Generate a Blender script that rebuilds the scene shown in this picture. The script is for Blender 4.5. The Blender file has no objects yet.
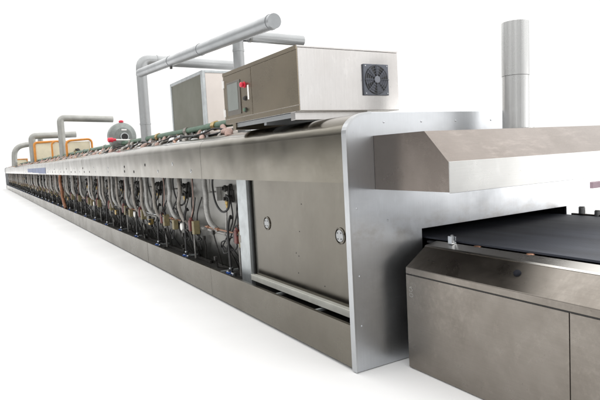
import bpy, bmesh, math, random
from mathutils import Vector, Matrix
random.seed(11)
S = bpy.context.scene
COL = S.collection
PI = math.pi

# ------------------------------------------------------------------ materials
def new_mat(name):
    m = bpy.data.materials.new(name); m.use_nodes = True
    nt = m.node_tree; b = nt.nodes['Principled BSDF']
    return m, nt, b

def ramp(nt, fac, stops):
    r = nt.nodes.new('ShaderNodeValToRGB'); e = r.color_ramp.elements
    while len(e) < len(stops): e.new(0.5)
    for i, (p, c) in enumerate(stops):
        e[i].position = p
        e[i].color = (c, c, c, 1) if not hasattr(c, '__len__') else (*c, 1)
    nt.links.new(fac, r.inputs[0]); return r.outputs[0]

def noise(nt, vec, scale, detail=4, rough=0.55, dist=0.0):
    n = nt.nodes.new('ShaderNodeTexNoise')
    n.inputs['Scale'].default_value = scale; n.inputs['Detail'].default_value = detail
    n.inputs['Roughness'].default_value = rough; n.inputs['Distortion'].default_value = dist
    nt.links.new(vec, n.inputs['Vector']); return n.outputs['Fac']

def mapping(nt, vec, scale=(1, 1, 1), rot=(0, 0, 0), loc=(0, 0, 0)):
    m = nt.nodes.new('ShaderNodeMapping')
    m.inputs['Scale'].default_value = scale; m.inputs['Rotation'].default_value = rot; m.inputs['Location'].default_value = loc
    nt.links.new(vec, m.inputs['Vector']); return m.outputs[0]

def mix(nt, fac, a, b, mode='MIX'):
    m = nt.nodes.new('ShaderNodeMix'); m.data_type = 'RGBA'; m.blend_type = mode
    for i, v in ((0, fac), (6, a), (7, b)):
        if hasattr(v, 'is_linked'): nt.links.new(v, m.inputs[i])
        elif i == 0: m.inputs[i].default_value = v
        else: m.inputs[i].default_value = (*v, 1)
    return m.outputs[2]

def steel(name, col, dirt, rough=(0.25, 0.45), streak='z', bump=0.0, wave=0.0, dirt_amt=0.6, metallic=1.0, smudge=1.0, scuff=0.0, stain=None):
    """brushed stainless sheet: fine brushing, cloudy smudges, specks, gentle oil-canning"""
    m, nt, b = new_mat(name)
    geo = nt.nodes.new('ShaderNodeNewGeometry'); P = geo.outputs['Position']
    sc = {'z': (60, 60, 1.5), 'y': (60, 1.5, 60), 'x': (1.5, 60, 60)}[streak]
    brush = noise(nt, mapping(nt, P, sc), 3.0, 3)
    cloud = noise(nt, mapping(nt, P, (1, 1, 1), (0.3, 0.5, 0.2)), 2.1 * smudge, 6, 0.62, 0.25)
    blot = noise(nt, mapping(nt, P, (1, 1, 0.6), (0.1, 0.2, 0.7), (3, 1, 7)), 9.0 * smudge, 5, 0.6, 0.3)
    speck = noise(nt, P, 60.0, 2)
    f1 = ramp(nt, cloud, [(0.36, 0.0), (0.68, dirt_amt)])
    c = mix(nt, f1, col, dirt)
    f2 = ramp(nt, blot, [(0.60, 0.0), (0.72, dirt_amt * 0.45)])
    c = mix(nt, f2, c, tuple(x * 1.25 for x in col))
    f3 = ramp(nt, speck, [(0.72, 0.0), (0.78, 0.4)])
    c = mix(nt, f3, c, tuple(x * 0.45 for x in dirt))
    f4 = ramp(nt, brush, [(0.3, 0.965), (0.7, 1.02)])
    c = mix(nt, 1.0, c, f4, 'MULTIPLY')
    if scuff:
        sc1 = noise(nt, mapping(nt, P, (2.5, 9, 9), (0.5, 0.7, 0.4), (1, 4, 2)), 3.5, 6, 0.7, 0.15)
        where = noise(nt, mapping(nt, P, (1, 1, 1), (0, 0, 0), (9, 2, 5)), 1.7, 2)
        ff = nt.nodes.new('ShaderNodeMath'); ff.operation = 'MULTIPLY'
        nt.links.new(ramp(nt, sc1, [(0.46, 0.0), (0.72, scuff)]), ff.inputs[0]); nt.links.new(ramp(nt, where, [(0.44, 0.0), (0.56, 1.0)]), ff.inputs[1])
        c = mix(nt, ff.outputs[0], c, tuple(min(.75, x * 1.9) for x in col))
    if stain:
        z0, z1, sc_col = stain
        sn = noise(nt, mapping(nt, P, (1, 1, 1.6), (0, 0, 0), (2, 0, 3)), 6.0, 6, 0.65, 0.1)
        sx = nt.nodes.new('ShaderNodeSeparateXYZ'); nt.links.new(P, sx.inputs[0])
        zr = nt.nodes.new('ShaderNodeMapRange'); nt.links.new(sx.outputs['Z'], zr.inputs[0])
        zr.inputs[1].default_value = z1; zr.inputs[2].default_value = z0; zr.inputs[3].default_value = 0.0; zr.inputs[4].default_value = 1.0
        f5 = nt.nodes.new('ShaderNodeMath'); f5.operation = 'MULTIPLY'
        nt.links.new(ramp(nt, sn, [(0.45, 0.0), (0.62, 0.4)]), f5.inputs[0])
        zl = nt.nodes.new('ShaderNodeMapRange'); nt.links.new(sx.outputs['Z'], zl.inputs[0]); zl.inputs[1].default_value = z0 - .10; zl.inputs[2].default_value = z0
        zm = nt.nodes.new('ShaderNodeMath'); zm.operation = 'MULTIPLY'; nt.links.new(zr.outputs[0], zm.inputs[0]); nt.links.new(zl.outputs[0], zm.inputs[1]); nt.links.new(zm.outputs[0], f5.inputs[1])
        c = mix(nt, f5.outputs[0], c, sc_col)
    nt.links.new(c, b.inputs['Base Color'])
    r = nt.nodes.new('ShaderNodeMapRange'); nt.links.new(cloud, r.inputs[0])
    r.inputs[1].default_value = 0.3; r.inputs[2].default_value = 0.7
    r.inputs[3].default_value = rough[0]; r.inputs[4].default_value = rough[1]
    nt.links.new(r.outputs[0], b.inputs['Roughness'])
    b.inputs['Metallic'].default_value = metallic
    last = None
    if wave:
        w = noise(nt, mapping(nt, P, (1, 0.9, 0.5)), 2.4, 1)
        bp = nt.nodes.new('ShaderNodeBump'); bp.inputs['Strength'].default_value = wave; bp.inputs['Distance'].default_value = 0.05
        nt.links.new(w, bp.inputs['Height']); last = bp
    if bump:
        bp = nt.nodes.new('ShaderNodeBump'); bp.inputs['Strength'].default_value = bump * .4; bp.inputs['Distance'].default_value = 0.002
        nt.links.new(brush, bp.inputs['Height'])
        if last: nt.links.new(last.outputs[0], bp.inputs['Normal'])
        last = bp
    if last: nt.links.new(last.outputs[0], b.inputs['Normal'])
    return m

def plain(name, col, rough=0.5, metallic=0.0, var=0.25, scale=14, bump=0.0):
    m, nt, b = new_mat(name)
    geo = nt.nodes.new('ShaderNodeNewGeometry')
    n = noise(nt, geo.outputs['Position'], scale, 5, 0.6, 0.4)
    c = mix(nt, ramp(nt, n, [(0.3, 0.0), (0.7, 1.0)]), tuple(x * (1 - var) for x in col), tuple(min(1, x * (1 + var)) for x in col))
    nt.links.new(c, b.inputs['Base Color'])
    b.inputs['Roughness'].default_value = rough; b.inputs['Metallic'].default_value = metallic
    if bump:
        bp = nt.nodes.new('ShaderNodeBump'); bp.inputs['Strength'].default_value = bump; bp.inputs['Distance'].default_value = 0.004
        nt.links.new(n, bp.inputs['Height']); nt.links.new(bp.outputs[0], b.inputs['Normal'])
    return m

M = {}
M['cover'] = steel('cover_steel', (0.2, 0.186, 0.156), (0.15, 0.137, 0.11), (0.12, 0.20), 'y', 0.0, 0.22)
M['skirt'] = steel('skirt_steel', (0.205, 0.19, 0.16), (0.16, 0.145, 0.12), (0.22, 0.34), 'y', 0.2, 0.06)
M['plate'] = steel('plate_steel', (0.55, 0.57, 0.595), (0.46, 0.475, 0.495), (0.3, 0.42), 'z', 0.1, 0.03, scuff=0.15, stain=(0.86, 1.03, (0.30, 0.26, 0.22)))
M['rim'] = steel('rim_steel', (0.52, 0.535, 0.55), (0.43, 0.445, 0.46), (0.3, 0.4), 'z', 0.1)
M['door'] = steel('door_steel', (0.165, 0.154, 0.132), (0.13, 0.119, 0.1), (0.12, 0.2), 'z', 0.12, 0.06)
M['galv'] = plain('galvanised_steel', (0.50, 0.53, 0.54), 0.45, 0.75, 0.14, 9)
M['hood'] = steel('hood_steel', (0.2, 0.175, 0.158), (0.155, 0.134, 0.119), (0.18, 0.3), 'x', 0.2, 0.06, scuff=0.28)
M['rail'] = plain('pale_rail_steel', (0.60, 0.60, 0.55), 0.5, 0.2, 0.10, 8)
M['hoodfront'] = steel('hood_front_steel', (0.5, 0.5, 0.49), (0.43, 0.43, 0.42), (0.22, 0.34), 'x', 0.2, 0.04)
M['guard'] = steel('guard_steel', (0.25, 0.228, 0.203), (0.2, 0.179, 0.156), (0.24, 0.38), 'y', 0.2, 0.03, 0.7, 1.0, 2.2, scuff=0.16)
M['guardtop'] = steel('guard_edge_steel', (0.62, 0.60, 0.57), (0.5, 0.48, 0.45), (0.22, 0.34), 'y', 0.1)
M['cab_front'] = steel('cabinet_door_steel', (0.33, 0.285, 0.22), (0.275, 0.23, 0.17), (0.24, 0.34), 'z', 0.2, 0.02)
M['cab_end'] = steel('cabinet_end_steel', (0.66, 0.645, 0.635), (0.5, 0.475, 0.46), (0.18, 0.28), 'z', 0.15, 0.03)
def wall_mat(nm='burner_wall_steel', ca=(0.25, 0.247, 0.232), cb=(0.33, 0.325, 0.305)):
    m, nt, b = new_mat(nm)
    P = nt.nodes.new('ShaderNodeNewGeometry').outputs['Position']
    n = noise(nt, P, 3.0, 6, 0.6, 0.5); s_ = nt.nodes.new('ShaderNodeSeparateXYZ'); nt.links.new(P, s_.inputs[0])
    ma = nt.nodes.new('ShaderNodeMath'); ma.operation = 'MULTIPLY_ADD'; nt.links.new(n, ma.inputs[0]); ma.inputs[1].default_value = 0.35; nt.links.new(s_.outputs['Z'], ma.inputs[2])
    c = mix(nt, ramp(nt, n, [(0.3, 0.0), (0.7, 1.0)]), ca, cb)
    c = mix(nt, ramp(nt, ma.outputs[0], [(0.60, 1.0), (0.74, 0.0)]), c, (0.032, 0.032, 0.028))  # dark reflection low on the wall, painted in with a noisy upper edge
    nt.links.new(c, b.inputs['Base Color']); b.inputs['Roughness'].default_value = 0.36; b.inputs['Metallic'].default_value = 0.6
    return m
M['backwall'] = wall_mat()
M['backwall_shaded'] = wall_mat('shade_darkened_wall_steel', (0.065, 0.062, 0.055), (0.12, 0.115, 0.10))  # darker copy of the wall: gloom of the far bays put into the colour
M['nearblack'] = plain('near_black_steel', (0.022, 0.021, 0.019), 0.5, 0.0, 0.5, 12)  # near-black sheet for trough floor, body core and slider bed
M['dark'] = plain('dark_cavity', (0.018, 0.019, 0.022), 0.7, 0.0, 0.3, 10)
M['duct'] = steel('duct_tin', (0.38, 0.39, 0.395), (0.30, 0.31, 0.315), (0.30, 0.42), 'z', 0.1, metallic=0.55)
M['paleduct'] = steel('pale_duct_tin', (0.62, 0.625, 0.62), (0.52, 0.525, 0.52), (0.22, 0.32), 'z', 0.1, metallic=0.7)
M['ductdark'] = steel('dull_duct_tin', (0.33, 0.345, 0.355), (0.25, 0.26, 0.27), (0.30, 0.42), 'y', 0.1, metallic=0.6)
M['ductfar'] = plain('weathered_duct_tin', (0.34, 0.34, 0.32), 0.4, 0.6, 0.15, 3)
M['hose'] = plain('grey_corrugated_hose', (0.37, 0.365, 0.35), 0.42, 0.35, 0.2, 30)
M['black'] = plain('black_rubber', (0.018, 0.018, 0.018), 0.45, 0.0, 0.4, 30)
M['matteblack'] = plain('matte_black_plastic', (0.012, 0.013, 0.018), 0.75, 0.0, 0.2, 30)
M['matteblack'].node_tree.nodes['Principled BSDF'].inputs['Specular IOR Level'].default_value = 0.15
M['char'] = plain('charcoal_casting', (0.045, 0.043, 0.04), 0.5, 0.3, 0.5, 40, 0.3)
M['brass'] = plain('brass', (0.50, 0.36, 0.14), 0.35, 0.9, 0.25, 30)
M['olive'] = plain('ochre_valve_body', (0.21, 0.175, 0.09), 0.5, 0.1, 0.25, 25)
M['redbrown'] = plain('red_brown_coil', (0.13, 0.035, 0.03), 0.5, 0.0, 0.35, 40)
M['pinkhose'] = plain('dusty_pink_hose', (0.38, 0.25, 0.21), 0.6, 0.0, 0.35, 18, 0.4)
M['copper'] = plain('copper_tube', (0.36, 0.19, 0.12), 0.4, 0.6, 0.3, 22)
M['palehose'] = plain('pale_grey_hose', (0.28, 0.26, 0.235), 0.6, 0.1, 0.25, 20, 0.3)
M['green'] = plain('green_gas_pipe', (0.085, 0.155, 0.105), 0.5, 0.0, 0.3, 12)
M['chrome'] = plain('chrome_fitting', (0.62, 0.64, 0.66), 0.2, 1.0, 0.1, 20)
M['blue'] = plain('blue_handle', (0.03, 0.10, 0.38), 0.45, 0.0, 0.3, 30)
M['bluefilm'] = plain('blue_film', (0.07, 0.105, 0.23), 0.4, 0.1, 0.4, 3)
M['red'] = plain('red_plastic', (0.62, 0.03, 0.06), 0.35, 0.0, 0.15, 20)
M['orange'] = plain('orange_tube', (0.56, 0.22, 0.035), 0.5, 0.0, 0.2, 6)
M['orangehose'] = plain('rust_orange_hose', (0.26, 0.11, 0.055), 0.6, 0.0, 0.25, 10)
M['beige'] = plain('beige_panel', (0.66, 0.60, 0.45), 0.6, 0.0, 0.1, 3)
M['olivegrey'] = steel('grey_green_sheet', (0.19, 0.19, 0.155), (0.15, 0.15, 0.12), (0.4, 0.55), 'z', 0.1, 0.02, 0.6, 0.7)
M['pinkwhite'] = plain('pale_cabinet_paint', (0.72, 0.66, 0.62), 0.5, 0.2, 0.06, 3)
M['screen'] = plain('grey_touch_screen', (0.20, 0.215, 0.20), 0.22, 0.0, 0.08, 4)
M['bezel'] = plain('grey_bezel', (0.115, 0.105, 0.09), 0.4, 0.1, 0.1, 10)
M['fan'] = plain('fan_plastic', (0.075, 0.08, 0.10), 0.45, 0.0, 0.15, 20)
M['fanframe'] = plain('fan_frame_plastic', (0.10, 0.11, 0.135), 0.45, 0.0, 0.1, 20)
M['fanhub'] = plain('fan_hub_plastic', (0.19, 0.20, 0.23), 0.4, 0.0, 0.1, 20)
M['white'] = plain('white_plastic', (0.75, 0.74, 0.72), 0.5, 0.0, 0.05, 20)
M['blower'] = plain('cast_blower_grey', (0.23, 0.25, 0.24), 0.45, 0.5, 0.2, 9)
M['chalk'] = plain('white_marker', (0.36, 0.36, 0.34), 0.8, 0.0, 0.35, 200)
M['mauve'] = plain('dusty_mauve_paint', (0.26, 0.19, 0.22), 0.7, 0.0, 0.1, 5)

# belt: fine woven wire mesh
def belt_mat():
    m, nt, b = new_mat('woven_belt')
    geo = nt.nodes.new('ShaderNodeNewGeometry'); P = geo.outputs['Position']
    w1 = nt.nodes.new('ShaderNodeTexWave'); w1.wave_type = 'BANDS'; w1.bands_direction = 'Y'
    w1.inputs['Scale'].default_value = 22; w1.inputs['Distortion'].default_value = 0.6; nt.links.new(P, w1.inputs['Vector'])
    w2 = nt.nodes.new('ShaderNodeTexWave'); w2.wave_type = 'BANDS'; w2.bands_direction = 'X'
    w2.inputs['Scale'].default_value = 30; w2.inputs['Distortion'].default_value = 0.4; nt.links.new(P, w2.inputs['Vector'])
    mu = nt.nodes.new('ShaderNodeMath'); mu.operation = 'MULTIPLY'; nt.links.new(w1.outputs['Fac'], mu.inputs[0]); nt.links.new(w2.outputs['Fac'], mu.inputs[1])
    st = noise(nt, mapping(nt, P, (2.2, 0.25, 1)), 3.0, 5, 0.6, 0.3)
    base = mix(nt, ramp(nt, st, [(0.36, 0.0), (0.64, 1.0)]), (0.013, 0.015, 0.022), (0.046, 0.052, 0.070))
    c = mix(nt, mu.outputs[0], base, (0.05, 0.055, 0.07))
    nt.links.new(c, b.inputs['Base Color']); b.inputs['Roughness'].default_value = 0.6
    b.inputs['Metallic'].default_value = 0.0; b.inputs['Specular IOR Level'].default_value = 0.5
    bp = nt.nodes.new('ShaderNodeBump'); bp.inputs['Strength'].default_value = 0.5; bp.inputs['Distance'].default_value = 0.003
    nt.links.new(mu.outputs[0], bp.inputs['Height']); nt.links.new(bp.outputs[0], b.inputs['Normal'])
    return m
M['belt'] = belt_mat()

def floor_mat():
    m, nt, b = new_mat('white_floor')
    geo = nt.nodes.new('ShaderNodeNewGeometry')
    n = noise(nt, geo.outputs['Position'], 0.8, 5)
    c = mix(nt, ramp(nt, n, [(0.3, 0.0), (0.7, 1.0)]), (0.84, 0.84, 0.84), (0.90, 0.90, 0.90))
    nt.links.new(c, b.inputs['Base Color']); b.inputs['Roughness'].default_value = 0.8
    return m
M['floor'] = floor_mat()

# ------------------------------------------------------------------ mesh helpers
class MB:
    def __init__(self): self.bm = bmesh.new()
    def box(self, x0, x1, y0, y1, z0, z1, bev=0.0):
        r = bmesh.ops.create_cube(self.bm, size=1.0)
        for v in r['verts']:
            v.co = Vector((x0 + (v.co.x + .5) * (x1 - x0), y0 + (v.co.y + .5) * (y1 - y0), z0 + (v.co.z + .5) * (z1 - z0)))
        if bev:
            es = list({e for v in r['verts'] for e in v.link_edges})
            bmesh.ops.bevel(self.bm, geom=es, offset=bev, segments=2, affect='EDGES', profile=0.6)
        return self
    def tube(self, pts, r, seg=10, smooth=True, caps=True, curve=0, rib=0.0, ribn=0):
        P = [Vector(p) for p in pts]
        if curve: P = catmull(P, curve)
        n = len(P); rings = []
        t = (P[1] - P[0]).normalized()
        up = Vector((0, 0, 1)) if abs(t.z) < .9 else Vector((1, 0, 0))
        nrm = t.cross(up).normalized()
        for i in range(n):
            if i == 0: t = P[1] - P[0]
            elif i == n - 1: t = P[-1] - P[-2]
            else: t = (P[i + 1] - P[i]).normalized() + (P[i] - P[i - 1]).normalized()
            t.normalize(); nrm = (nrm - t * nrm.dot(t)).normalized(); bi = t.cross(nrm)
            k = 1.0
            if 0 < i < n - 1:
                c = (P[i + 1] - P[i]).normalized().dot((P[i] - P[i - 1]).normalized())
                k = 1.0 / max(0.6, math.sqrt(max(0.0, (1 + c) / 2)))
            rr = (r[i] if hasattr(r, '__len__') else r)
            if rib and i % 2: rr = rr * (1 - rib)
            rings.append([self.bm.verts.new(P[i] + (nrm * math.cos(a) + bi * math.sin(a)) * rr * (k if not curve else 1)) for a in [2 * PI * j / seg for j in range(seg)]])
        for i in range(n - 1):
            for j in range(seg):
                f = self.bm.faces.new((rings[i][j], rings[i][(j + 1) % seg], rings[i + 1][(j + 1) % seg], rings[i + 1][j])); f.smooth = smooth
        if caps:
            self.bm.faces.new(rings[0][::-1]); self.bm.faces.new(rings[-1])
        return self
    def lathe(self, c, axis, prof, seg=24, smooth=False, caps=True):
        """prof: list of (distance along axis, radius)"""
        a = Vector(axis).normalized(); up = Vector((0, 0, 1)) if abs(a.z) < .9 else Vector((1, 0, 0))
        u = a.cross(up).normalized(); w = a.cross(u); c = Vector(c); rings = []
        for d, r in prof:
            if r < 1e-5: rings.append([self.bm.verts.new(c + a * d)])
            else: rings.append([self.bm.verts.new(c + a * d + (u * math.cos(t) + w * math.sin(t)) * r) for t in [2 * PI * j / seg for j in range(seg)]])
        for A, B in zip(rings, rings[1:]):
            for j in range(seg):
                q = [A[j % len(A)], A[(j + 1) % len(A)], B[(j + 1) % len(B)], B[j % len(B)]]
                q = list(dict.fromkeys(q))
                if len(q) > 2:
                    f = self.bm.faces.new(q); f.smooth = smooth
        if caps and len(rings[0]) > 1: self.bm.faces.new(rings[0][::-1])
        if caps and len(rings[-1]) > 1: self.bm.faces.new(rings[-1])
        return self
    def prism(self, poly, axis, a0, a1, smooth_idx=()):
        """poly in the plane across `axis`: axis 'y' -> (x, z); 'x' -> (y, z)"""
        def mk(p, d): return Vector((p[0], d, p[1])) if axis == 'y' else Vector((d, p[0], p[1]))
        A = [self.bm.verts.new(mk(p, a0)) for p in poly]; B = [self.bm.verts.new(mk(p, a1)) for p in poly]
        n = len(poly)
        for i in range(n):
            f = self.bm.faces.new((A[i], A[(i + 1) % n], B[(i + 1) % n], B[i]))
            if i in smooth_idx: f.smooth = True
        self.bm.faces.new(A[::-1]); self.bm.faces.new(B)
        return self
    def build(self, name, mat, parent=None, bevel=0.0):
        bmesh.ops.recalc_face_normals(self.bm, faces=self.bm.faces)
        for e in self.bm.edges:
            if any(not f.smooth for f in e.link_faces): e.smooth = False
        me = bpy.data.meshes.new(name); self.bm.to_mesh(me); self.bm.free()
        me.materials.append(mat)
        o = bpy.data.objects.new(name, me); COL.objects.link(o)
        if parent: o.parent = parent
        if bevel:
            md = o.modifiers.new('edge', 'BEVEL'); md.width = bevel; md.segments = 2; md.limit_method = 'ANGLE'; md.angle_limit = 0.6
        return o

def catmull(P, k):
    out = []
    Q = [P[0] * 2 - P[1]] + P + [P[-1] * 2 - P[-2]]
    for i in range(1, len(Q) - 2):
        for j in range(k):
            t = j / k
            out.append(0.5 * ((2 * Q[i]) + (Q[i + 1] - Q[i - 1]) * t + (2 * Q[i - 1] - 5 * Q[i] + 4 * Q[i + 1] - Q[i + 2]) * t * t + (3 * Q[i] - Q[i - 1] - 3 * Q[i + 1] + Q[i + 2]) * t ** 3))
    out.append(P[-1]); return out

def bend(pts, r, k=6):
    """polyline with rounded corners of radius r (duct elbows)"""
    P = [Vector(p) for p in pts]; out = [P[0]]
    for i in range(1, len(P) - 1):
        a = (P[i - 1] - P[i]).normalized(); b = (P[i + 1] - P[i]).normalized()
        s, e = P[i] + a * r, P[i] + b * r
        for j in range(k + 1):
            t = j / k; out.append(s * (1 - t) ** 2 + P[i] * 2 * t * (1 - t) + e * t * t)
    out.append(P[-1]); return out

def tag(o, label, cat, group=None, kind=None):
    o['label'] = label; o['category'] = cat
    if group: o['group'] = group
    if kind: o['kind'] = kind
    return o
def thing(name, label, cat, loc=(0, 0, 0), group=None):
    o = bpy.data.objects.new(name, None); COL.objects.link(o); o.location = loc
    o.empty_display_size = 0.1
    return tag(o, label, cat, group)
def dup(o, parent, loc=None):
    c = o.copy(); COL.objects.link(c); c.parent = parent
    if loc is not None: c.location = loc
    for ch in [x for x in o.children]:
        dup(ch, c)
    return c

# ------------------------------------------------------------------ setting
fl = MB(); fl.bm.faces.new([fl.bm.verts.new(p) for p in ((-400, -60, 0), (500, -60, 0), (500, 700, 0), (-400, 700, 0))])
f = fl.build('floor', M['floor']); f['kind'] = 'structure'

# ------------------------------------------------------------------ tunnel oven
YE = 45.75                                   # far end of the oven
oven = thing('tunnel_oven', 'very long stainless tunnel oven with rounded shoulder and a row of gas burners', 'oven')

# end plate (rounded shoulder, opening for the belt, stepped upper right)
RX, RZ, H = 0.20, 0.128, 1.645
arc = [(RX - RX * math.cos(t), H - RZ + RZ * math.sin(t)) for t in [PI / 2 * i / 10 for i in range(11)]]
plate_poly = [(0.0, 0.005)] + arc + [(1.45, H), (1.45, 1.46), (2.515, 1.46), (2.515, 0.005), (2.185, 0.005), (2.185, 0.865), (0.592, 0.861), (0.592, 0.005)]
MB().prism(plate_poly, 'y', 0.0, 0.022, range(1, 11)).build('end_plate', M['plate'], oven, 0.002)
MB().box(0.594, 2.183, 0.004, 0.02, 0.005, 0.56).build('lower_closing_plate', M['plate'], oven)
# turned-back shiny rim around the shoulder
arc_in = [(0.012 + (RX - 0.012) - (RX - 0.012) * math.cos(t), H - RZ + (RZ - 0.010) * math.sin(t)) for t in [PI / 2 * i / 10 for i in range(10, -1, -1)]]
rim_poly = [(-0.003, 0.008), (-0.003, H - RZ)] + [(p[0] - .003 * math.cos(i * PI / 20), p[1] + .003 * math.sin(i * PI / 20)) for i, p in enumerate(arc)][1:] + arc_in[:] + [(0.012, 0.008)]
MB().prism(rim_poly, 'y', -0.004, 0.045).build('plate_rim', M['rim'], oven)
# bolts / faint rivets on the plate
for (x, z) in ((0.055, 0.30), (0.055, 0.62), (0.30, 1.58), (0.62, 1.58), (0.94, 1.58), (1.30, 1.58), (0.055, 1.05), (0.30, 0.95)):
    MB().lathe((x, 0, z), (0, -1, 0), [(-.002, .006), (.002, .006), (.004, .003), (.0042, 0)], 10).build('rivet', M['plate'], oven)

# body core behind the covers
body = MB()
body.prism([(0.34, 0.20), (0.34, 1.62), (1.44, 1.62), (1.44, 1.44), (2.49, 1.44), (2.49, 0.04), (0.36, 0.04)], 'y', 1.6, YE - .05)
body.box(0.34, 2.49, 0.024, 1.598, 0.95, 1.438)
body.box(0.34, 1.44, 0.024, 1.598, 1.439, 1.62)
body.box(0.34, 0.56, 0.024, 1.598, 0.04, 0.949)
body.box(2.20, 2.49, 0.024, 1.598, 0.04, 0.949)
body.box(0.561, 2.199, 0.024, 1.598, 0.04, 0.55)
body.build('oven_body', M['nearblack'], oven)
MB().box(0.565, 2.195, 1.40, 1.42, 0.56, 0.945).build('heat_curtain', M['dark'], oven)
ln = MB(); ln.box(0.561, 0.572, 0.03, 1.40, 0.56, 0.94); ln.box(2.188, 2.198, 0.03, 1.40, 0.56, 0.94); ln.box(0.574, 2.186, 0.03, 1.40, 0.93, 0.948)
ln.build('tunnel_lining', M['dark'], oven)
MB().box(0.205, 1.438, 0.05, YE - .05, 1.622, 1.640).build('roof_sheet', M['skirt'], oven)

# rounded side covers: one sheet per module
th = 0.012
arco = [(RX - RX * math.cos(t), H - RZ + RZ * math.sin(t)) for t in [PI / 2 * i / 14 for i in range(15)]]
arci = [(RX - (RX - th) * math.cos(t), H - RZ + (RZ - th) * math.sin(t)) for t in [PI / 2 * i / 14 for i in range(14, -1, -1)]]
prof = [(0.006, 1.212)] + [(p[0] + .006, p[1] - .002) for p in arco] + [(0.30, H - .002), (0.30, H - th)] + [(p[0] + .006, p[1] - .002) for p in arci] + [(0.018, 1.226), (0.05, 1.226), (0.05, 1.212)]
seams = [0.046, 2.55]
while seams[-1] + 2.4 < YE + .1: seams.append(seams[-1] + 2.4)
covers = []
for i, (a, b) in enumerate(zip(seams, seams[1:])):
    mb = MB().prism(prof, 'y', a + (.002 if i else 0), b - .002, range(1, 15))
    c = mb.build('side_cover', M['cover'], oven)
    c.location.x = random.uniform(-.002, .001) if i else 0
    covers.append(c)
# sight holes / screws in two rows on the cover sheets
def cover_of(y):
    for i in range(len(seams) - 1):
        if seams[i] <= y < seams[i + 1]: return covers[i]
    return covers[-1]
def sight(y, z, bright):
    mb = MB()
    mb.lathe((0.006, y, z), (-1, 0, 0), [(-.002, .021), (.003, .021), (.004, .016), (-.001, .015), (-.001, 0)], 14)
    mb.build('sight_hole', M['chrome'] if bright else M['black'], cover_of(y))
holes = [(2.86, 1.294, 1), (3.48, 1.378, 1), (4.09, 1.294, 1), (4.68, 1.379, 0), (5.31, 1.288, 0), (5.89, 1.294, 0), (5.88, 1.365, 0), (7.11, 1.358, 1), (7.13, 1.288, 1)]
y = 8.3; k = 0
while y < 16.5:
    holes.append((y, 1.29, k % 3 == 0)); 
    if k % 2 == 0: holes.append((y + .15, 1.37, k % 4 == 0))
    y += 0.62; k += 1
while y < 26:
    holes.append((y, 1.29, 0)); y += 1.2
for h_ in holes: sight(*h_)
# strips of blue film left on three covers far down the line
for i in (7, 8, 9):
    if i < len(covers):
        a, b = seams[i], seams[i + 1]
        MB().box(0.001, 0.0045, a + .02, b - .02, 1.24 + .02 * (i - 7), 1.44).build('blue_film', M['bluefilm'], covers[i])

# skirt: one sheet per module, seams staggered a little
for i, (a, b) in enumerate(zip([0.046] + [s - .08 for s in seams[1:]], [s - .08 for s in seams[1:]])):
    mb = MB().prism([(0.004, 0.022), (0.004, 0.300), (0.03, 0.300), (0.03, 0.294), (0.010, 0.290), (0.010, 0.022)], 'y', a + .0015, b - .0015)
    s_ = mb.build('skirt_panel', M['skirt'], oven); s_.location.x = random.uniform(-.0015, .0015)
MB().box(0.012, 0.335, 0.03, YE - .06, 0.18, 0.20).build('trough_floor', M['nearblack'], oven)
MB().box(0.06, 0.30, 0.03, YE - .06, 0.0, 0.178).build('plinth', M['dark'], oven)
# back wall of the burner bay, in module sheets
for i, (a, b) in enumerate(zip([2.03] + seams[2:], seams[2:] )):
    MB().box(0.322, 0.334, a + .002, b - .002, 0.202, 1.25).build('bay_wall', M['backwall' if i < 2 else 'backwall_shaded'], oven)
# cross bars lying over the trough
yb = 0.62
bar0 = MB().box(0.032, 0.32, -.012, .012, 0.245, 0.262).build('cross_bar', M['galv'], oven); bar0.location = (0, yb, 0)
for i in range(1, 36):
    dup(bar0, oven, (0, yb + (i * .62 if i < 2 else .62 + (i - 1) * 1.2), 0))

# front bay: recessed inspection door in a bright frame
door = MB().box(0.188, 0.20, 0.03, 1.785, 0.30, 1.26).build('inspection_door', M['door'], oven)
for yk in (1.50, 0.385):
    mb = MB().lathe((0.188, yk, 0.822), (-1, 0, 0), [(-.002, .060), (.007, .060), (.009, .057), (.009, .053), (.001, .050), (.001, 0)], 32)
    kn = mb.build('door_latch', M['door'], door)
    MB().lathe((0.187, yk, 0.822), (-1, 0, 0), [(0, .043), (.006, .043), (.008, .040), (.008, 0)], 28).build('latch_knob', M['duct'], kn)
    for dy, dz in ((.022, .02), (-.02, .022), (.018, -.022), (-.02, -.02)):
        MB().lathe((0.180, yk + dy, 0.822 + dz), (-1, 0, 0), [(-.004, .005), (.003, .005), (.004, 0)], 8).build('latch_screw', M['char'], kn)
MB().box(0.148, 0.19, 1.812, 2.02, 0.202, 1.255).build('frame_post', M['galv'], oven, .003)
MB().box(0.176, 0.205, 1.786, 1.814, 0.262, 1.255).build('gap_shadow', M['black'], oven)  # black strip painting the shadow in the gap between post and door
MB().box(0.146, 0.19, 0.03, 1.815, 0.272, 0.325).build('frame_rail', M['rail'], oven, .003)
MB().box(0.192, 0.205, 0.03, 1.79, 0.326, 0.332).build('sill_gasket', M['black'], oven)
# small scratches-holes on the door
for (yy, zz) in ((0.95, .80), (1.02, .62), (0.98, .60), (1.0, .46), (0.62, .42), (0.9, 1.02)):
    MB().lathe((0.188, yy, zz), (-1, 0, 0), [(-.002, .006), (.0015, .005), (.002, 0)], 8).build('screw_head', M['char'], door)

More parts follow.
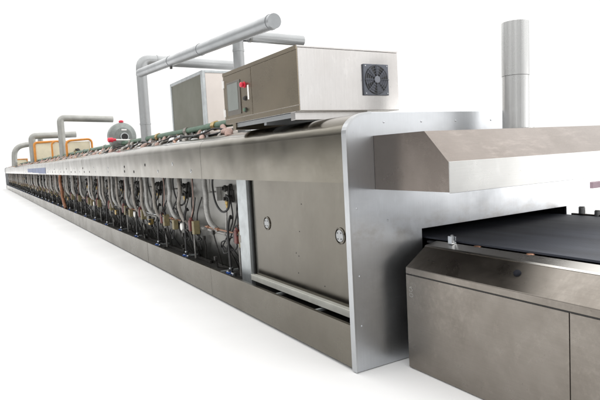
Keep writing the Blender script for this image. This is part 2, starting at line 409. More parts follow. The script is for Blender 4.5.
# ---- burners: three hand-made variants, then copies down the line
BP = 1.2
def burner(v):
    rnd = random.Random(40 + v); j = lambda a: rnd.uniform(-a, a)
    mb = MB()                                             # cast nozzle body bolted to the wall, two ports
    for dz, dy in ((.075, 0.015), (-.03, -.02)):
        mb.lathe((0.322, 0.62 + dy, 1.02 + dz), (-1, 0, 0), [(0, .046), (.014, .046), (.018, .030), (.060, .028), (.064, .036), (.085, .033), (.088, .018), (.11, .017), (.11, 0)], 18)
    mb.tube([(0.285, 0.62, 1.12), (0.285, 0.61, 0.93)], .016, 10)
    mb.box(0.306, 0.3215, 0.56, 0.69, 0.955, 1.075, .006)
    u = mb.build('burner', M['char'], oven)
    MB().lathe((0.25, 0.60 + j(.02), 0.955), (0, 0, -1), [(-.03, .015), (0, .021), (.022, .021), (.026, .014), (.06, .013), (.06, 0)], 12).build('brass_elbow', M['brass'], u)
    # air hose: S-curve from under the cover to the pipe below
    y0 = 0.94 + j(.04)
    pts = [(0.17, y0 + .03, 1.26), (0.165, y0 + .02, 1.13), (0.16, y0 + .005 + j(.02), 1.02), (0.150, y0 - .015 + j(.03), 0.90), (0.15, y0 - .06, 0.80), (0.17, y0 - .10 + j(.02), 0.72), (0.235, y0 - .10, 0.64)]
    MB().tube(pts, .030, 12, True, True, 9, .12).build('air_hose', M['hose'], u)
    # black ignition lead in a hanging loop
    a = 0.40 + j(.05)
    pts = [(0.15, a + .26, 1.26), (0.14, a + .28, 1.13), (0.14, a + .22, 0.98 + j(.03)), (0.15, a + .09, 0.88 + j(.03)), (0.18, a + .0, 0.90), (0.21, a + .02, 1.0), (0.23, a + .15, 1.03)]
    MB().tube(pts, .011, 8, True, True, 7).build('ignition_lead', M['black'], u)
    pts = [(0.26, a - .12, 1.26), (0.25, a - .12, 1.05), (0.24, a - .08, 0.90), (0.22, a - .16 + j(.03), 0.78), (0.21, a - .12, 0.68)]
    MB().tube(pts, .008, 6, True, True, 6).build('sensor_cable', M['black'], u)
    # manifold pipe across the bay with unions
    mb = MB().tube([(0.245, -.04, 0.615), (0.245, 1.16, 0.615)], .017, 10)
    for yy in (.10, .34, .66, .98): mb.lathe((0.245, yy, 0.615), (0, 1, 0), [(-.022, .026), (.022, .026)], 6)
    mb.tube([(0.245, 0.66, 0.615), (0.25, 0.62, 0.90)], .012, 8)
    mb.tube([(0.245, 0.34, 0.615), (0.245, 0.34, 0.22)], .012, 8)
    mb.build('manifold_pipe', M['hose'], u)
    # gas valve with its coil
    gv = MB().box(0.15, 0.225, 0.06, 0.135, 0.545, 0.70, .006).build('gas_valve', M['olive'], u)
    mb = MB().box(0.14, 0.195, 0.165, 0.225, 0.575, 0.705, .008); mb.lathe((0.167, .195, .705), (0, 0, 1), [(0, .022), (.02, .022), (.03, .012), (.03, 0)], 10)
    mb.build('valve_coil', M['redbrown'], u)
    MB().box(0.145, 0.19, 0.23, 0.262, 0.585, 0.68, .004).build('coil_connector', M['black'], u)
    if v != 1:
        MB().box(0.1465, 0.1502, 0.075, 0.12, 0.60, 0.67).build('valve_tag', M['palehose'], gv)
    # thin pink wire
    MB().tube([(0.20, 0.16, 1.26), (0.19, 0.12 + j(.03), 1.05), (0.19, 0.15, 0.86), (0.18, 0.20 + j(.02), 0.73)], .006, 6, True, True, 6).build('pink_wire', M['pinkhose'], u)
    # black rubber drop hose to the needle valve on the trough
    pts = [(0.23, 0.46, 0.80), (0.20, 0.42, 0.82), (0.16, 0.40, 0.72), (0.15, 0.37 + j(.02), 0.54), (0.13, 0.33, 0.40), (0.13, 0.32, 0.32)]
    MB().tube(pts, .014, 8, True, True, 6).build('drop_hose', M['black'], u)
    mb = MB().lathe((0.13, 0.32, 0.20), (0, 0, 1), [(0, .020), (.03, .020), (.03, .030), (.055, .030), (.055, .017), (.10, .017), (.10, .024), (.125, .024), (.13, .012), (.13, 0)], 10)
    mb.tube([(0.13, .24, .262), (0.13, .40, .262)], .016, 8); mb.lathe((0.13, .40, .262), (0, 1, 0), [(-.03, .024), (.0, .024)], 6); mb.lathe((0.13, .25, .262), (0, 1, 0), [(-.015, .024), (.015, .024)], 6)
    nv = mb.build('needle_valve', M['chrome'], u)
    mb = MB().box(0.085, 0.10, 0.29, 0.35, 0.255, 0.285, .004); mb.lathe((0.10, .32, .27), (-1, 0, 0), [(-.02, .012), (.02, .012)], 8); mb.box(0.078, 0.09, 0.27, 0.30, 0.225, 0.262, .003)
    mb.build('valve_handle', M['blue'], nv)
    # extra leads, coils and small fittings
    for q in range(6 if v else 3):
        c = (0.20 + j(.05), 0.15 + .17 * q + j(.08), 0.66 + j(.2)); rr = .045 + abs(j(.03))
        pts = [(c[0] + j(.02), c[1] + rr * math.cos(t), c[2] + rr * math.sin(t)) for t in [.8 * i for i in range(9)]]
        pts = [(0.28, c[1] + j(.1), c[2] + .45)] + [(0.24, c[1] + j(.05), c[2] + .25)] + pts + [(0.27, c[1] + j(.1), c[2] - .18)]
        MB().tube(pts, .0075, 6, True, True, 4).build('coiled_lead', M['black'], u)
    mb = MB()
    for q in range(10 if v else 3):
        x, y_, z = 0.22 + j(.08), 0.55 + j(.5), 0.46 + j(.18)
        mb.box(x - .015, x + .015, y_ - .02, y_ + .02, z - .022, z + .022, .003)
        mb.tube([(x, y_, z), (x + .02, y_, z - .1), (.30, y_ + j(.05), .222)], .008, 6)
    mb.box(.288, .312, -.02, 1.14, .204, .230)
    mb.build('fitting_rail', M['char'], u)
    mb = MB()
    for q in range(5):
        x, y_, z = 0.20, 0.6 + j(.5), 0.66
        mb.lathe((x, y_, z), (0, 1, 0), [(-.03, .012), (-.012, .012), (-.012, .019), (.012, .019), (.012, .011), (.03, .011)], 6)
    mb.tube([(.20, .06, .66), (.20, 1.14, .66)], .009, 8)
    mb.build('pilot_pipe', M['chrome'] if v in (2, 4, 5) else M['copper'], u)
    # reducers, bracket, small clutter
    mb = MB().box(0.27, 0.321, 0.92, 0.97, 0.95, 1.10, .004); mb.tube([(0.27, .945, 1.05), (0.20, .945, 1.05), (0.20, .945, 1.24)], .010, 8)
    mb.build('relay_box', M['hose'], u)
    if v:
        k_ = j(.12)
        MB().tube([(0.13, .40 + k_, 1.26), (0.12, .37 + k_ + j(.03), 1.05), (0.125, .41 + k_ + j(.04), .86), (0.15, .36 + k_, .70), (0.21, .34 + k_, .62)], .024, 10, True, True, 8, .12).build('air_hose', M['palehose'], u)
    if v in (2, 4):
        MB().tube([(0.12, 1.0, 1.26), (0.11, .97, 1.0), (0.12, 1.02, .8), (0.15, .98, .62)], .022, 10, True, True, 8, .12).build('exhaust_hose', M['palehose'], u)
        MB().box(0.15, 0.21, 0.80, 0.88, 0.50, 0.585, .006).build('pressure_switch', M['brass'], u)
    if v in (1, 3):
        MB().lathe((0.16, .50, .60), (-1, 0, 0), [(-.05, .03), (0, .045), (.018, .045), (.02, .038), (.02, 0)], 18).build('pressure_gauge', M['white'], u)
        MB().box(0.14, 0.20, 0.78, 0.86, 0.54, 0.66, .006).build('terminal_block', M['olive'], u)
    return u
protos = [burner(v) for v in range(6)]
y_first = 1.92
n_b = int((YE - .3 - y_first) / BP)
for i in range(n_b):
    p = protos[i if i < 6 else (i * 5 + i // 6) % 6]
    loc = (0, y_first + i * BP + (random.uniform(-.13, .13) if i else 0), 0)
    if i < 6: p.location = loc
    else: dup(p, oven, loc)
# an orange-brown hose hanging in front of the bay far down the line
MB().tube([(0.06, 13.9, 1.22), (0.05, 13.95, 1.0), (0.04, 13.7, 0.8), (0.06, 13.75, 0.55), (0.08, 13.5, 0.28)], .042, 10, True, True, 7).build('rust_hose', M['orangehose'], oven)

# ---- pipework on the roof: green gas main, flexible hoses over the shoulder
mb = MB().tube([(0.52, 1.95, 1.80), (0.52, YE - 2, 1.80)], .042, 14)
gm = mb.build('gas_main', M['green'], oven)
fy = 3.35
for k in range(17):
    MB().lathe((0.52, fy, 1.80), (0, 1, 0), [(-.05, .056), (.05, .056)], 8).build('pipe_union', M['brass'] if k % 2 == 0 else M['palehose'], gm)
    st = MB().box(0.505, 0.535, fy + .3, fy + .33, 1.64, 1.76).build('pipe_support', M['galv'], gm)
    fy += 1.0 + (k % 3) * .35 + (k > 8) * 1.1
def roof_hose(v):
    r = random.Random(70 + v); j = lambda a: r.uniform(-a, a)
    pts = [(0.52, .62 + j(.05), 1.76), (0.46, .56, 1.755 + j(.015)), (0.38, .38 + j(.06), 1.70 + j(.015)), (0.29, .16 + j(.06), 1.675), (0.21, .0 + j(.06), 1.662), (0.15, -.12, 1.638), (0.135, -.16, 1.60)]
    return MB().tube(pts, (.033, .017, .028, .016, .022, .013)[v], 10, True, True, 7, .10).build('flexible_hose', [M['pinkhose'], M['copper'], M['pinkhose'], M['palehose'], M['palehose'], M['black']][v], oven)
hp = [roof_hose(v) for v in range(6)]
order = [0, 3, 5, 2, 5, 4, 1, 5, 3, 0, 4, 5, 2, 3, 5, 1, 4]
yy = 2.25; k = 0
while k < 96 and yy < YE - 1.5:
    p = hp[order[k % len(order)]]
    c = p if p.location.y == 0 else dup(p, oven)
    c.location = (random.uniform(-.03, .03), yy, random.uniform(-.012, .012)); c.scale = (1, random.uniform(.75, 1.2), 1)
    if yy < 4.2 and k % 3 == 0: c.scale = (1, 1.25, 1)
    yy += .27 if yy < 9 else (.42 if yy < 20 else .75); k += 1
# junction boxes and cable loom among the hoses
mb = MB().tube([(0.33 + .03 * math.sin(i * 1.7), 1.9 + i * .6, 1.69 + .018 * math.sin(i * 2.3)) for i in range(70)], .015, 8, True, True, 3)
mb.build('cable_loom', M['black'], oven)
for yy in (2.9, 4.3, 5.9, 7.4):
    mb = MB().tube([(0.40, yy - .25, 1.70), (0.30, yy - .05, 1.735), (0.24, yy + .12, 1.70), (0.18, yy + .3, 1.672)], .010, 8, True, True, 7)
    mb.build('roof_cable', M['black'], oven)
for yy in (3.05, 3.9, 5.2, 6.6):
    mb = MB().lathe((0.27, yy, 1.70), (0, 1, 0), [(-.04, .024), (-.04, .034), (0, .034), (0, .020), (.05, .020), (.05, .030), (.075, .030)], 8)
    mb.build('hose_union', M['chrome'], oven)
# far end plate, slightly proud
MB().prism([(-0.02, 0.01)] + [(p[0] - .02, p[1] + .02) for p in arc] + [(1.47, H + .02), (1.47, 1.46), (2.53, 1.46), (2.53, 0.01)], 'y', YE, YE + .03).build('far_end_plate', M['plate'], oven)

# exit hood on the end plate
HX0, HX1 = 0.21, 2.34
hp_ = [(-0.002, 1.154), (-0.64, 1.154), (-0.64, 1.324), (-0.459, 1.500), (-0.002, 1.500)]
hood = MB()
def quad(mb, pts): return mb.bm.faces.new([mb.bm.verts.new(p) for p in pts])
MB().prism([(-0.002, 1.157), (-0.632, 1.157), (-0.632, 1.321), (-0.456, 1.4965), (-0.002, 1.4965)], 'x', HX0, HX1).build('extraction_hood', M['hood'], oven)
hd = [o for o in oven.children if o.name.startswith('extraction_hood')][0]
MB().box(HX0 - .001, HX1 + .001, -0.6385, -0.6322, 1.152, 1.3225).build('hood_fascia', M['hoodfront'], hd, .0015)

# ------------------------------------------------------------------ exhaust stack on the hood
st = thing('exhaust_stack', 'upright pale steel exhaust stack rising from the top of the hood at the oven mouth', 'pipe', (1.278, -.23, 1.5))
MB().tube([(0, 0, 0.004), (0.008, 0, .36)], .088, 36).build('lower_pipe', M['paleduct'], st)
MB().tube([(0.008, 0, .362), (0.016, 0, .722)], .091, 36).build('upper_pipe', M['paleduct'], st)
MB().lathe((0, 0, 0), (0, 0, 1), [(0, .12), (.006, .12), (.006, .09)], 36).build('base_flange', M['paleduct'], st)
MB().box(.094, .104, -.012, .012, .29, .33, .002).build('seam_clip', M['char'], st)

# ------------------------------------------------------------------ conveyor at the mouth
cv = thing('belt_conveyor', 'steel sided conveyor with a black woven belt running into the oven mouth', 'conveyor', (0, 0, 0))
CX0, CXB, CXI, YC0, YC1 = 0.33, 0.51, 0.605, -3.4, -0.12
gp = [(CX0 + .003, 0.004), (CX0 + .003, 0.612), (CX0, 0.618), (CX0, 0.655), (CXB, 0.772), (CXI, 0.786), (CXI, 0.70), (CXI - .02, 0.70), (CXI - .02, 0.004)]
guard = MB().prism(gp, 'y', YC0, YC1).build('side_guard', M['guard'], cv, .003)
MB().prism([(CXB - .012, 0.7665), (CXB + .001, 0.7745), (CXI + .002, 0.789), (CXI + .002, 0.778), (CXB, 0.760)], 'y', YC0 + .002, YC1 + .002).build('guard_edge', M['guardtop'], guard)
MB().box(CX0 - .0035, CX0 + .002, -1.234, YC1 - .004, 0.008, 0.610).build('access_panel', M['guard'], guard, .0015)
MB().box(CX0 - .0035, CX0 + .002, -2.40, -1.239, 0.008, 0.610).build('access_panel', M['guard'], guard, .0015)
MB().box(CX0 + .0, CX0 + .0028, YC0, YC1 - .002, 0.6105, 0.6150).build('panel_gap', M['black'], guard)
# black push knob on the sloping face
nrm = Vector((-0.117, 0, 0.18)).normalized()
kc = Vector((0.43, -0.88, 0.655 + (0.43 - CX0) * 0.65))
MB().lathe(kc, nrm, [(-.004, .021), (.006, .020), (.012, .018), (.016, .012), (.017, 0)], 20, True).build('knob', M['matteblack'], guard)
# chalk marks by the corner of the access panel (60, written sideways)
mk = MB()
def stroke(pts, w=.0016):
    P = catmull([Vector(p) for p in pts], 5) if len(pts) > 2 else [Vector(p) for p in pts]
    for a, b in zip(P, P[1:]):
        d = (b - a); d.normalize(); n = Vector((0, -d.z, d.y)) * w
        vs = [mk.bm.verts.new(q) for q in (a - n, a + n, b + n, b - n)]; mk.bm.faces.new(vs)
X_ = CX0 - .0045
def ring(cy, cz, ry, rz): stroke([(X_, cy + ry * math.cos(t), cz + rz * math.sin(t)) for t in [2 * PI * i / 10 for i in range(11)]])
ring(-.165, .518, .014, .012); stroke([(X_, -.151, .520), (X_, -.160, .534), (X_, -.178, .538)])
ring(-.168, .484, .017, .011)
mk.build('chalk_mark', M['chalk'], guard)
# belt and its bed
bl = MB().box(0.640, 2.150, -3.4, 1.38, 0.790, 0.802).build('belt', M['belt'], cv)
MB().box(0.606, 0.639, -3.4, -0.03, 0.768, 0.7805).build('belt_track', M['dark'], cv)
fg = MB().prism([(2.172, 0.004), (2.172, 0.812), (2.20, 0.812), (2.24, 0.80), (2.42, 0.66), (2.42, 0.004)], 'y', YC0, -.05).build('far_guard', M['guard'], cv)
MB().box(0.60, 2.17, -3.35, -.03, 0.55, 0.70).build('slider_bed', M['nearblack'], cv)
def clevis(x, y, z):
    mb = MB().box(x - .020, x + .020, y - .018, y + .018, z, z + .008, .002)
    mb.lathe((x, y, z + .006), (0, 0, 1), [(0, .011), (.046, .011), (.050, .008), (.050, 0)], 12)
    mb.lathe((x, y, z + .008), (0, 0, 1), [(0, .018), (.014, .018), (.014, .011)], 6)
    mb.box(x - .020, x - .014, y - .016, y + .016, z + .004, z + .050, .001); mb.box(x + .014, x + .020, y - .016, y + .016, z + .004, z + .044, .001)
    return mb.build('adjusting_bolt', M['chrome'], cv)
clevis(0.594, -.268, 0.7875)
for yb in (-.132, -.262):
    mb = MB().lathe((2.196, yb, .812 if yb > -.2 else .79), (0, 0, 1), [(0, .030), (.050, .030), (.058, .024), (.058, 0)], 18); mb.build('edge_roller', M['paleduct'], cv)
for yb in (-.445, -.815):
    MB().lathe((0.622, yb, 0.775), (0, 0, 1), [(0, .024), (.012, .024), (.016, .018), (.018, 0)], 18, True).build('guide_roller', M['copper'], cv)

# ------------------------------------------------------------------ control cabinet on the roof
cab = thing('control_cabinet', 'stainless cabinet with touch screen, red button and fan grille on the oven roof', 'control cabinet', (0, 0, 0))
X0, X1, Y0, Y1, Z0, Z1 = -0.018, 0.872, 0.50, 1.785, 1.703, 2.146
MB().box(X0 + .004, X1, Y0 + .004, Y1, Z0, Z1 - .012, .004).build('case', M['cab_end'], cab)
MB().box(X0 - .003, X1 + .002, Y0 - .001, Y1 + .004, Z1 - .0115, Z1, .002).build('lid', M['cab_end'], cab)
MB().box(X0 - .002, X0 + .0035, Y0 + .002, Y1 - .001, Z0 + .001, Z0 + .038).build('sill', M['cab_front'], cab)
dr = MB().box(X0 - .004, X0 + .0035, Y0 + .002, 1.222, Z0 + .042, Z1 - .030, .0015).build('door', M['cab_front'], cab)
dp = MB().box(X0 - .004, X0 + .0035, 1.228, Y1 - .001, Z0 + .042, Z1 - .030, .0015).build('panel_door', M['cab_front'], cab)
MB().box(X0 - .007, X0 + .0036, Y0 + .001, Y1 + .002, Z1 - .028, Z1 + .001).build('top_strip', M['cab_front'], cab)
sc = MB().box(X0 - .010, X0 - .004, 1.435, 1.71, 1.770, 2.052, .003).build('screen_bezel', M['bezel'], dp)
MB().box(X0 - .0125, X0 - .0102, 1.475, 1.685, 1.810, 2.035).build('touch_screen', M['screen'], sc)
def btn(y, z, r, mat, nm, dome=False):
    b_ = MB().lathe((X0 - .004, y, z), (-1, 0, 0), [(0, r * 1.25), (.005, r * 1.25), (.005, r * .9), (.010, r * .9)], 20).build('button_collar', M['char'] if not dome else M['red'], dp)
    MB().lathe((X0 - .013, y, z), (-1, 0, 0), [(-.002, r * .7), (.010, r * .75), (.013, r * 1.05), (.024, r), (.030, r * .6), (.031, 0)] if dome else [(-.004, r * .8), (.012, r * .8), (.014, r * .5), (.014, 0)], 20, True).build(nm, mat, b_)
btn(1.355, 1.995, .021, M['red'], 'emergency_stop', True)
btn(1.345, 1.885, .017, M['char'], 'selector_switch')
btn(1.350, 1.792, .017, M['green'], 'push_button')
MB().box(X0 - .006, X0 - .0042, 1.275, 1.300, 1.87, 1.985).build('paper_label', M['white'], dp)
for z in (1.800, 2.05):
    h_ = MB().box(X0 - .016, X0 - .0045, 1.755, 1.782, z - .032, z + .032, .003); h_.tube([(X0 - .017, 1.770, z - .04), (X0 - .017, 1.770, z + .04)], .006, 8)
    h_.build('hinge', M['white'], dp)
# fan grille on the end face
fg_ = MB().box(0.535, 0.765, 0.488, 0.5035, 1.812, 2.040, .004).build('fan_frame', M['fanframe'], cab)
FX, FZ = 0.650, 1.926
MB().lathe((FX, .4878, FZ), (0, -1, 0), [(-.0005, .108), (.0008, .108)], 40).build('fan_throat', M['black'], fg_)
mb = MB()
for k in range(7):
    a = 2 * PI * k / 7 + .2
    pts = []
    for (r, da) in ((.030, 0), (.100, .12), (.103, .62), (.032, .62)):
        pts.append((FX + r * math.cos(a + da), .4862 - (.003 if da > .3 else 0), FZ + r * math.sin(a + da)))
    A = [mb.bm.verts.new(p) for p in pts]; mb.bm.faces.new(A)
mb.build('fan_blades', M['fan'], fg_)
mb = MB()
for r in (.045, .064, .083, .102):
    pts = [(FX + r * math.cos(t), .4805, FZ + r * math.sin(t)) for t in [2 * PI * i / 40 for i in range(41)]]
    mb.tube(pts, .0016, 6, caps=False)
for k in range(4):
    a = PI / 4 * (2 * k + 1) if False else PI / 4 * k
    mb.tube([(FX - .112 * math.cos(a), .4795, FZ - .112 * math.sin(a)), (FX + .112 * math.cos(a), .4795, FZ + .112 * math.sin(a))], .0022, 6)
mb.build('finger_guard', M['fanframe'], fg_)
MB().lathe((FX, .482, FZ), (0, -1, 0), [(0, .026), (.005, .026), (.007, .022), (.007, 0)], 24).build('fan_hub', M['fanhub'], fg_)
for (dx, dz) in ((-.1, -.1), (.1, -.1), (-.1, .1), (.1, .1)):
    MB().lathe((FX + dx, .488, FZ + dz), (0, -1, 0), [(0, .006), (.003, .005), (.003, 0)], 8).build('fan_screw', M['chrome'], fg_)
# two channels the cabinet stands on
MB().box(0.0, 0.64, 0.60, 0.66, 1.6475, 1.7025, .002).build('base_channel', M['cab_end'], cab)
MB().box(0.0, 0.86, 1.62, 1.68, 1.6475, 1.7025, .002).build('base_channel', M['cab_front'], cab)
MB().box(0.012, 0.03, 0.664, 1.616, 1.668, 1.70).build('base_rail', M['ductdark'], cab)
MB().box(0.03, 0.84, 1.10, 1.14, 1.6475, 1.7025).build('base_crosspiece', M['ductdark'], cab)

# ------------------------------------------------------------------ second cabinet further back
rc = thing('rear_cabinet', 'taller grey-green sheet metal cabinet standing on the oven roof behind the control cabinet', 'cabinet', (0, 0, 0))
a0, a1, b0, b1, c0, c1 = 0.50, 1.10, 3.62, 4.88, 1.72, 2.49
MB().box(a0 + .006, a1, b0 + .006, b1, c0, c1 - .008, .004).build('case', M['pinkwhite'], rc)
MB().box(a0, a0 + .0055, b0 + .075, b1 - .05, c0 + .03, c1 - .045).build('side_sheet', M['olivegrey'], rc)
fr = MB(); fr.box(a0 - .006, a0 + .03, b0 - .006, b0 + .06, c0 - .07, c1, .003); fr.box(a0 - .006, a0 + .02, b1 - .045, b1 + .006, c0 - .07, c1, .003)
fr.box(a0 - .006, a0 + .02, b0 + .061, b1 - .046, c1 - .04, c1, .003); fr.box(a0 + .031, a1 + .006, b0 - .006, b0 + .02, c1 - .03, c1, .003)
fr.box(a1 - .03, a1 + .006, b0 - .006, b0 + .03, c0 - .07, c1 - .031, .003)
fr.build('frame', M['galv'], rc)
MB().box(a0 + .034, a1 - .034, b0 - .001, b0 + .0055, c0 + .02, c1 - .034).build('door', M['pinkwhite'], rc)

# ------------------------------------------------------------------ ducts
GD = 'sheet metal exhaust ducts over the oven'
def elbow_duct(name, label, pts, r, mat, rad, group=GD, loc=(0, 0, 0), seg=22, collars=()):
    base = Vector(pts[0])
    t = thing(name, label, 'duct', base, group)
    mb = MB().tube([Vector(p) - base for p in bend(pts, rad)], r, seg)
    mb.build('duct_pipe', mat, t)
    for (c, ax) in collars:
        MB().lathe(Vector(c) - base, ax, [(-.012, r * 1.0), (-.012, r * 1.07), (.012, r * 1.07), (.012, r)], seg).build('duct_collar', mat, t)
    return t
elbow_duct('exhaust_duct', 'bright elbowed duct rising behind the grey-green cabinet and turning right over it', [(0.52, 6.4, 1.645), (0.52, 6.4, 3.10), (2.35, 6.4, 3.06)], .085, M['duct'], .16, collars=[((0.52, 6.4, 2.05), (0, 0, 1)), ((0.52, 6.4, 2.86), (0, 0, 1)), ((0.80, 6.4, 3.095), (1, 0, 0))])
elbow_duct('exhaust_duct', 'short duct riser just behind the control cabinet, ending in a level capped arm', [(0.50, 2.55, 1.645), (0.50, 2.55, 2.675), (1.29, 2.55, 2.665)], .058, M['duct'], .02, collars=[((0.50, 2.55, 2.52), (0, 0, 1)), ((0.64, 2.55, 2.673), (1, 0, 0))])
dg = thing('overhead_duct', 'long dull straight duct slanting overhead above both cabinets', 'duct', (0.27, 5.6, 2.76), GD)
L_ = Vector((0.27, 5.55, 2.745)); dv = Vector((0.25, 1.42, 2.515)) - L_
R_ = L_ + dv * 1.035
base = Vector((0.27, 5.6, 2.76))
MB().tube([L_ - base, R_ - base], .062, 28).build('duct_pipe', M['ductdark'], dg)
for q in (.62, 1.02):
    MB().lathe(L_ + dv * q - base, dv, [(-.010, .062), (-.010, .066), (.010, .066), (.010, .062)], 28).build('duct_collar', M['ductdark'], dg)
md = L_ + dv * .36 - base
MB().lathe(md, (R_ - L_).normalized(), [(-.012, .062), (-.012, .067), (.012, .067), (.012, .062)], 24).build('duct_collar', M['ductdark'], dg)
MB().box(md.x - .012, md.x + .012, md.y - .02, md.y + .02, md.z - .095, md.z - .066).build('clamp_bolt', M['char'], dg)
elbow_duct('exhaust_duct', 'distant elbowed duct beyond the grey blower with a long level arm', [(0.50, 16.3, 1.645), (0.50, 16.3, 2.99), (2.13, 16.3, 2.93)], .105, M['ductfar'], .16)
elbow_duct('exhaust_duct', 'far elbowed duct whose level arm passes above the largest orange guard', [(0.44, 26, 1.645), (0.44, 26, 2.97), (2.41, 26, 3.0)], .15, M['ductfar'], .22)
elbow_duct('exhaust_duct', 'farthest low duct curving up near the end of the oven', [(0.05, 34, 1.645), (0.12, 34, 2.80), (1.1, 34, 2.95)], .15, M['ductfar'], .55)
elbow_duct('exhaust_duct', 'plain upright duct between the two far elbowed ducts', [(0.86, 26.6, 1.645), (0.86, 26.6, 2.90)], .12, M['ductfar'], .1)

# ------------------------------------------------------------------ blower
bw = thing('combustion_blower', 'round grey blower housing with a dark inlet and a red cap on the oven roof', 'blower', (0.53, 8.15, 1.645))
MB().lathe((0, -.10, .30), (0, 1, 0), [(0, .07), (.0, .16), (.02, .20), (.04, .245), (.06, .262), (.20, .262), (.22, .245), (.22, 0)], 36).build('housing', M['blower'], bw)
MB().lathe((0.02, -.125, .285), (0, 1, 0), [(.026, .080), (0, .080), (.0, .062), (.026, .062)], 28, caps=False).build('inlet_ring', M['galv'], bw)
MB().lathe((0.02, -.118, .285), (0, 1, 0), [(0, .060), (.01, .060)], 28).build('inlet', M['black'], bw)
MB().box(-.03, .07, -.108, -.10, .405, .435, .002).build('rating_plate', M['white'], bw)
MB().lathe((0, .0, .55), (0, 0, 1), [(0, .03), (.02, .045), (.045, .045), (.06, .025), (.06, 0)], 16).build('red_cap', M['red'], bw)
MB().box(-.16, .16, -.08, .10, .002, .06, .004).build('foot', M['blower'], bw)
ap = thing('air_pipe', 'thin white level pipe with a red valve handle in front of the blower', 'pipe', (0.27, 7.85, 1.87))
MB().tube([(0, 0, 0), (1.02, 0, -.045)], .016, 12).build('pipe_run', M['white'], ap)
MB().lathe((-.02, 0, 0), (1, 0, 0), [(-.06, .02), (-.05, .042), (.03, .045), (.05, .026), (.09, .026), (.09, .0)], 14).build('valve_handle', M['red'], ap)
MB().tube([(0.9, 0, -.04), (0.9, 0, -.224)], .012, 8).build('stand_pipe', M['white'], ap)

# ------------------------------------------------------------------ orange guards
def guard_frame(label, x0, x1, y, zt, w):
    t = thing('tube_guard', label, 'guard rail', (x0, y, 1.645), 'orange guards on the oven roof')
    d = zt - 1.645; W = x1 - x0
    MB().tube(bend([(0, 0, 0.002), (0, 0, d), (W, 0, d + .04), (W, 0, .002)], .14), w, 12).build('tube_frame', M['orange'], t)
    MB().box(.05, W - .05, .02, .035, .04, d - .03).build('infill_panel', M['beige'], t)
    return t
g1 = guard_frame('orange tube guard whose cream panel bears a dark fitting', 0.44, 1.17, 15.0, 2.20, .032)
mb = MB().box(.20, .42, -.02, .018, .20, .25, .004); mb.box(.24, .28, -.022, .016, .15, .31, .003); mb.box(.34, .38, -.022, .016, .12, .27, .003); mb.lathe((.31, -.02, .27), (0, -1, 0), [(-.03, .05), (.02, .05), (.03, 0)], 12)
mb.build('dark_fitting', M['char'], g1)
guard_frame('narrow orange tube guard with a plain cream panel between the other two guards', 0.49, 1.00, 19.0, 2.36, .032)
guard_frame('largest and leftmost orange tube guard, with a plain cream panel, beneath the far level duct', 0.45, 1.55, 25.2, 2.62, .05)
ob = thing('junction_box', 'cream box with orange edges near the far end of the oven roof', 'box', (0.10, 36, 1.645))
MB().box(0, .80, 0, .5, .004, .44, .01).build('case', M['beige'], ob)
mb = MB()
for x in (-.03, .77): mb.box(x, x + .06, -.03, .0, .004, .47)
mb.box(.031, .769, -.03, 0, .41, .47); mb.box(.031, .769, -.03, 0, .004, .05)
mb.build('edge_trim', M['orange'], ob)
MB().box(.95, 1.35, .1, .5, .0, .2, .01).build('motor', M['char'], ob)

# ------------------------------------------------------------------ low beam seen past the oven's right edge
bb = thing('low_bench', 'low dusty mauve bench in the distance past the right edge of the oven', 'bench', (9.15, 4.0, 0))
MB().box(0, 2.6, 0, .16, .37, .50, .01).build('bench_top', M['mauve'], bb)
for x in (1.3, 2.3): MB().box(x, x + .1, .02, .14, 0, .369).build('leg', M['mauve'], bb)

# ------------------------------------------------------------------ light: made-up white surround, brightened and dimmed by direction to shape the steel
W = bpy.data.worlds.new('World'); S.world = W; W.use_nodes = True
nt = W.node_tree; bg = nt.nodes['Background']
tc = nt.nodes.new('ShaderNodeTexCoord')
def dotn(v):
    n = nt.nodes.new('ShaderNodeVectorMath'); n.operation = 'DOT_PRODUCT'
    nt.links.new(tc.outputs['Generated'], n.inputs[0]); n.inputs[1].default_value = Vector(v).normalized(); return n.outputs['Value']
def mr(x, a, b, c, d, smooth=True):
    n = nt.nodes.new('ShaderNodeMapRange'); n.interpolation_type = 'SMOOTHSTEP' if smooth else 'LINEAR'
    nt.links.new(x, n.inputs[0])
    for i, v in enumerate((a, b, c, d)): n.inputs[i + 1].default_value = v
    return n.outputs[0]
def add(a, b):
    n = nt.nodes.new('ShaderNodeMath'); n.operation = 'ADD'; nt.links.new(a, n.inputs[0])
    if hasattr(b, 'is_linked'): nt.links.new(b, n.inputs[1])
    else: n.inputs[1].default_value = b
    return n.outputs[0]
zen = mr(dotn((0, 0, 1)), 0.06, 0.62, 0.0, 1.35)
bright = mr(dotn((0.75, -0.65, 0.12)), 0.3, 0.95, 0.0, 0.35)
dim = mr(dotn((-0.93, -0.25, 0.0)), -0.21, 0.16, 0.0, -0.76)
nz = nt.nodes.new('ShaderNodeTexNoise'); nz.inputs['Scale'].default_value = 3.0; nz.inputs['Detail'].default_value = 2
mp = nt.nodes.new('ShaderNodeMapping'); mp.inputs['Scale'].default_value = (1.6, 1.6, 0.7); nt.links.new(tc.outputs['Generated'], mp.inputs['Vector']); nt.links.new(mp.outputs[0], nz.inputs['Vector'])
mul = nt.nodes.new('ShaderNodeMath'); mul.operation = 'MULTIPLY'; nt.links.new(dim, mul.inputs[0]); nt.links.new(mr(nz.outputs['Fac'], 0.38, 0.62, 0.55, 1.25), mul.inputs[1])
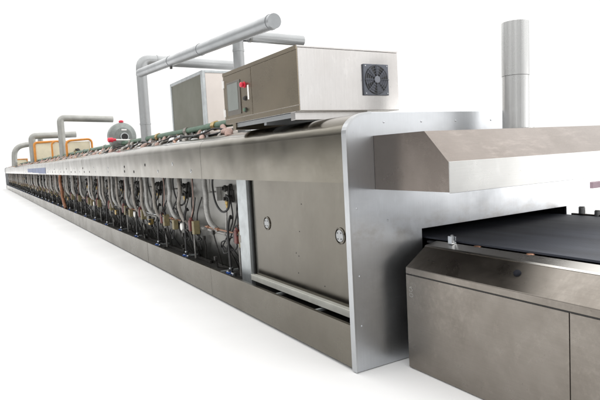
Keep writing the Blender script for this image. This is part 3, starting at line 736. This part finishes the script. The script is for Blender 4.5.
bands = nt.nodes.new('ShaderNodeTexNoise'); bands.inputs['Scale'].default_value = 5.0; bands.inputs['Detail'].default_value = 2
mp2 = nt.nodes.new('ShaderNodeMapping'); mp2.inputs['Scale'].default_value = (1.6, 1.6, 0.15); nt.links.new(tc.outputs['Generated'], mp2.inputs['Vector']); nt.links.new(mp2.outputs[0], bands.inputs['Vector'])
mb2 = nt.nodes.new('ShaderNodeMath'); mb2.operation = 'MULTIPLY'
nt.links.new(mr(bands.outputs['Fac'], 0.42, 0.58, -0.45, 0.2), mb2.inputs[0]); nt.links.new(mr(dotn((0.55, -0.83, 0.0)), 0.3, 0.7, 0.0, 1.0), mb2.inputs[1])
v = add(add(add(add(zen, bright), mul.outputs[0]), mb2.outputs[0]), 1.06)
nt.links.new(v, bg.inputs['Strength'])
bg.inputs['Color'].default_value = (1.0, 0.995, 0.985, 1)

# one large soft lamp added out of view, for light from the right
la = bpy.data.lights.new('side_lamp', 'AREA'); la.shape = 'RECTANGLE'; la.size = 2.2; la.size_y = 1.6; la.energy = 20; la.color = (1.0, 0.98, 0.96)
lo = bpy.data.objects.new('side_lamp', la); COL.objects.link(lo); lo.location = (4.6, -2.2, 1.35)
lo.rotation_euler = (Vector((1.7, 0, 0.9)) - lo.location).to_track_quat('-Z', 'Y').to_euler()

# ------------------------------------------------------------------ camera
cd_ = bpy.data.cameras.new('camera'); co = bpy.data.objects.new('camera', cd_); COL.objects.link(co)
R = Matrix(((0.858820, 0.087729, -0.504710), (-0.509469, 0.043242, -0.859402), (-0.053570, 0.995205, 0.081832)))
co.matrix_world = Matrix.Translation((-1.961340, -2.744536, 1.400000)) @ R.to_4x4()
cd_.sensor_fit = 'HORIZONTAL'; cd_.sensor_width = 36; cd_.lens = 32.7925; cd_.clip_start = 0.05; cd_.clip_end = 2000
S.camera = co

S.render.engine = 'CYCLES'
S.view_settings.view_transform = 'Standard'; S.view_settings.look = 'None'; S.view_settings.exposure = 0; S.view_settings.gamma = 1
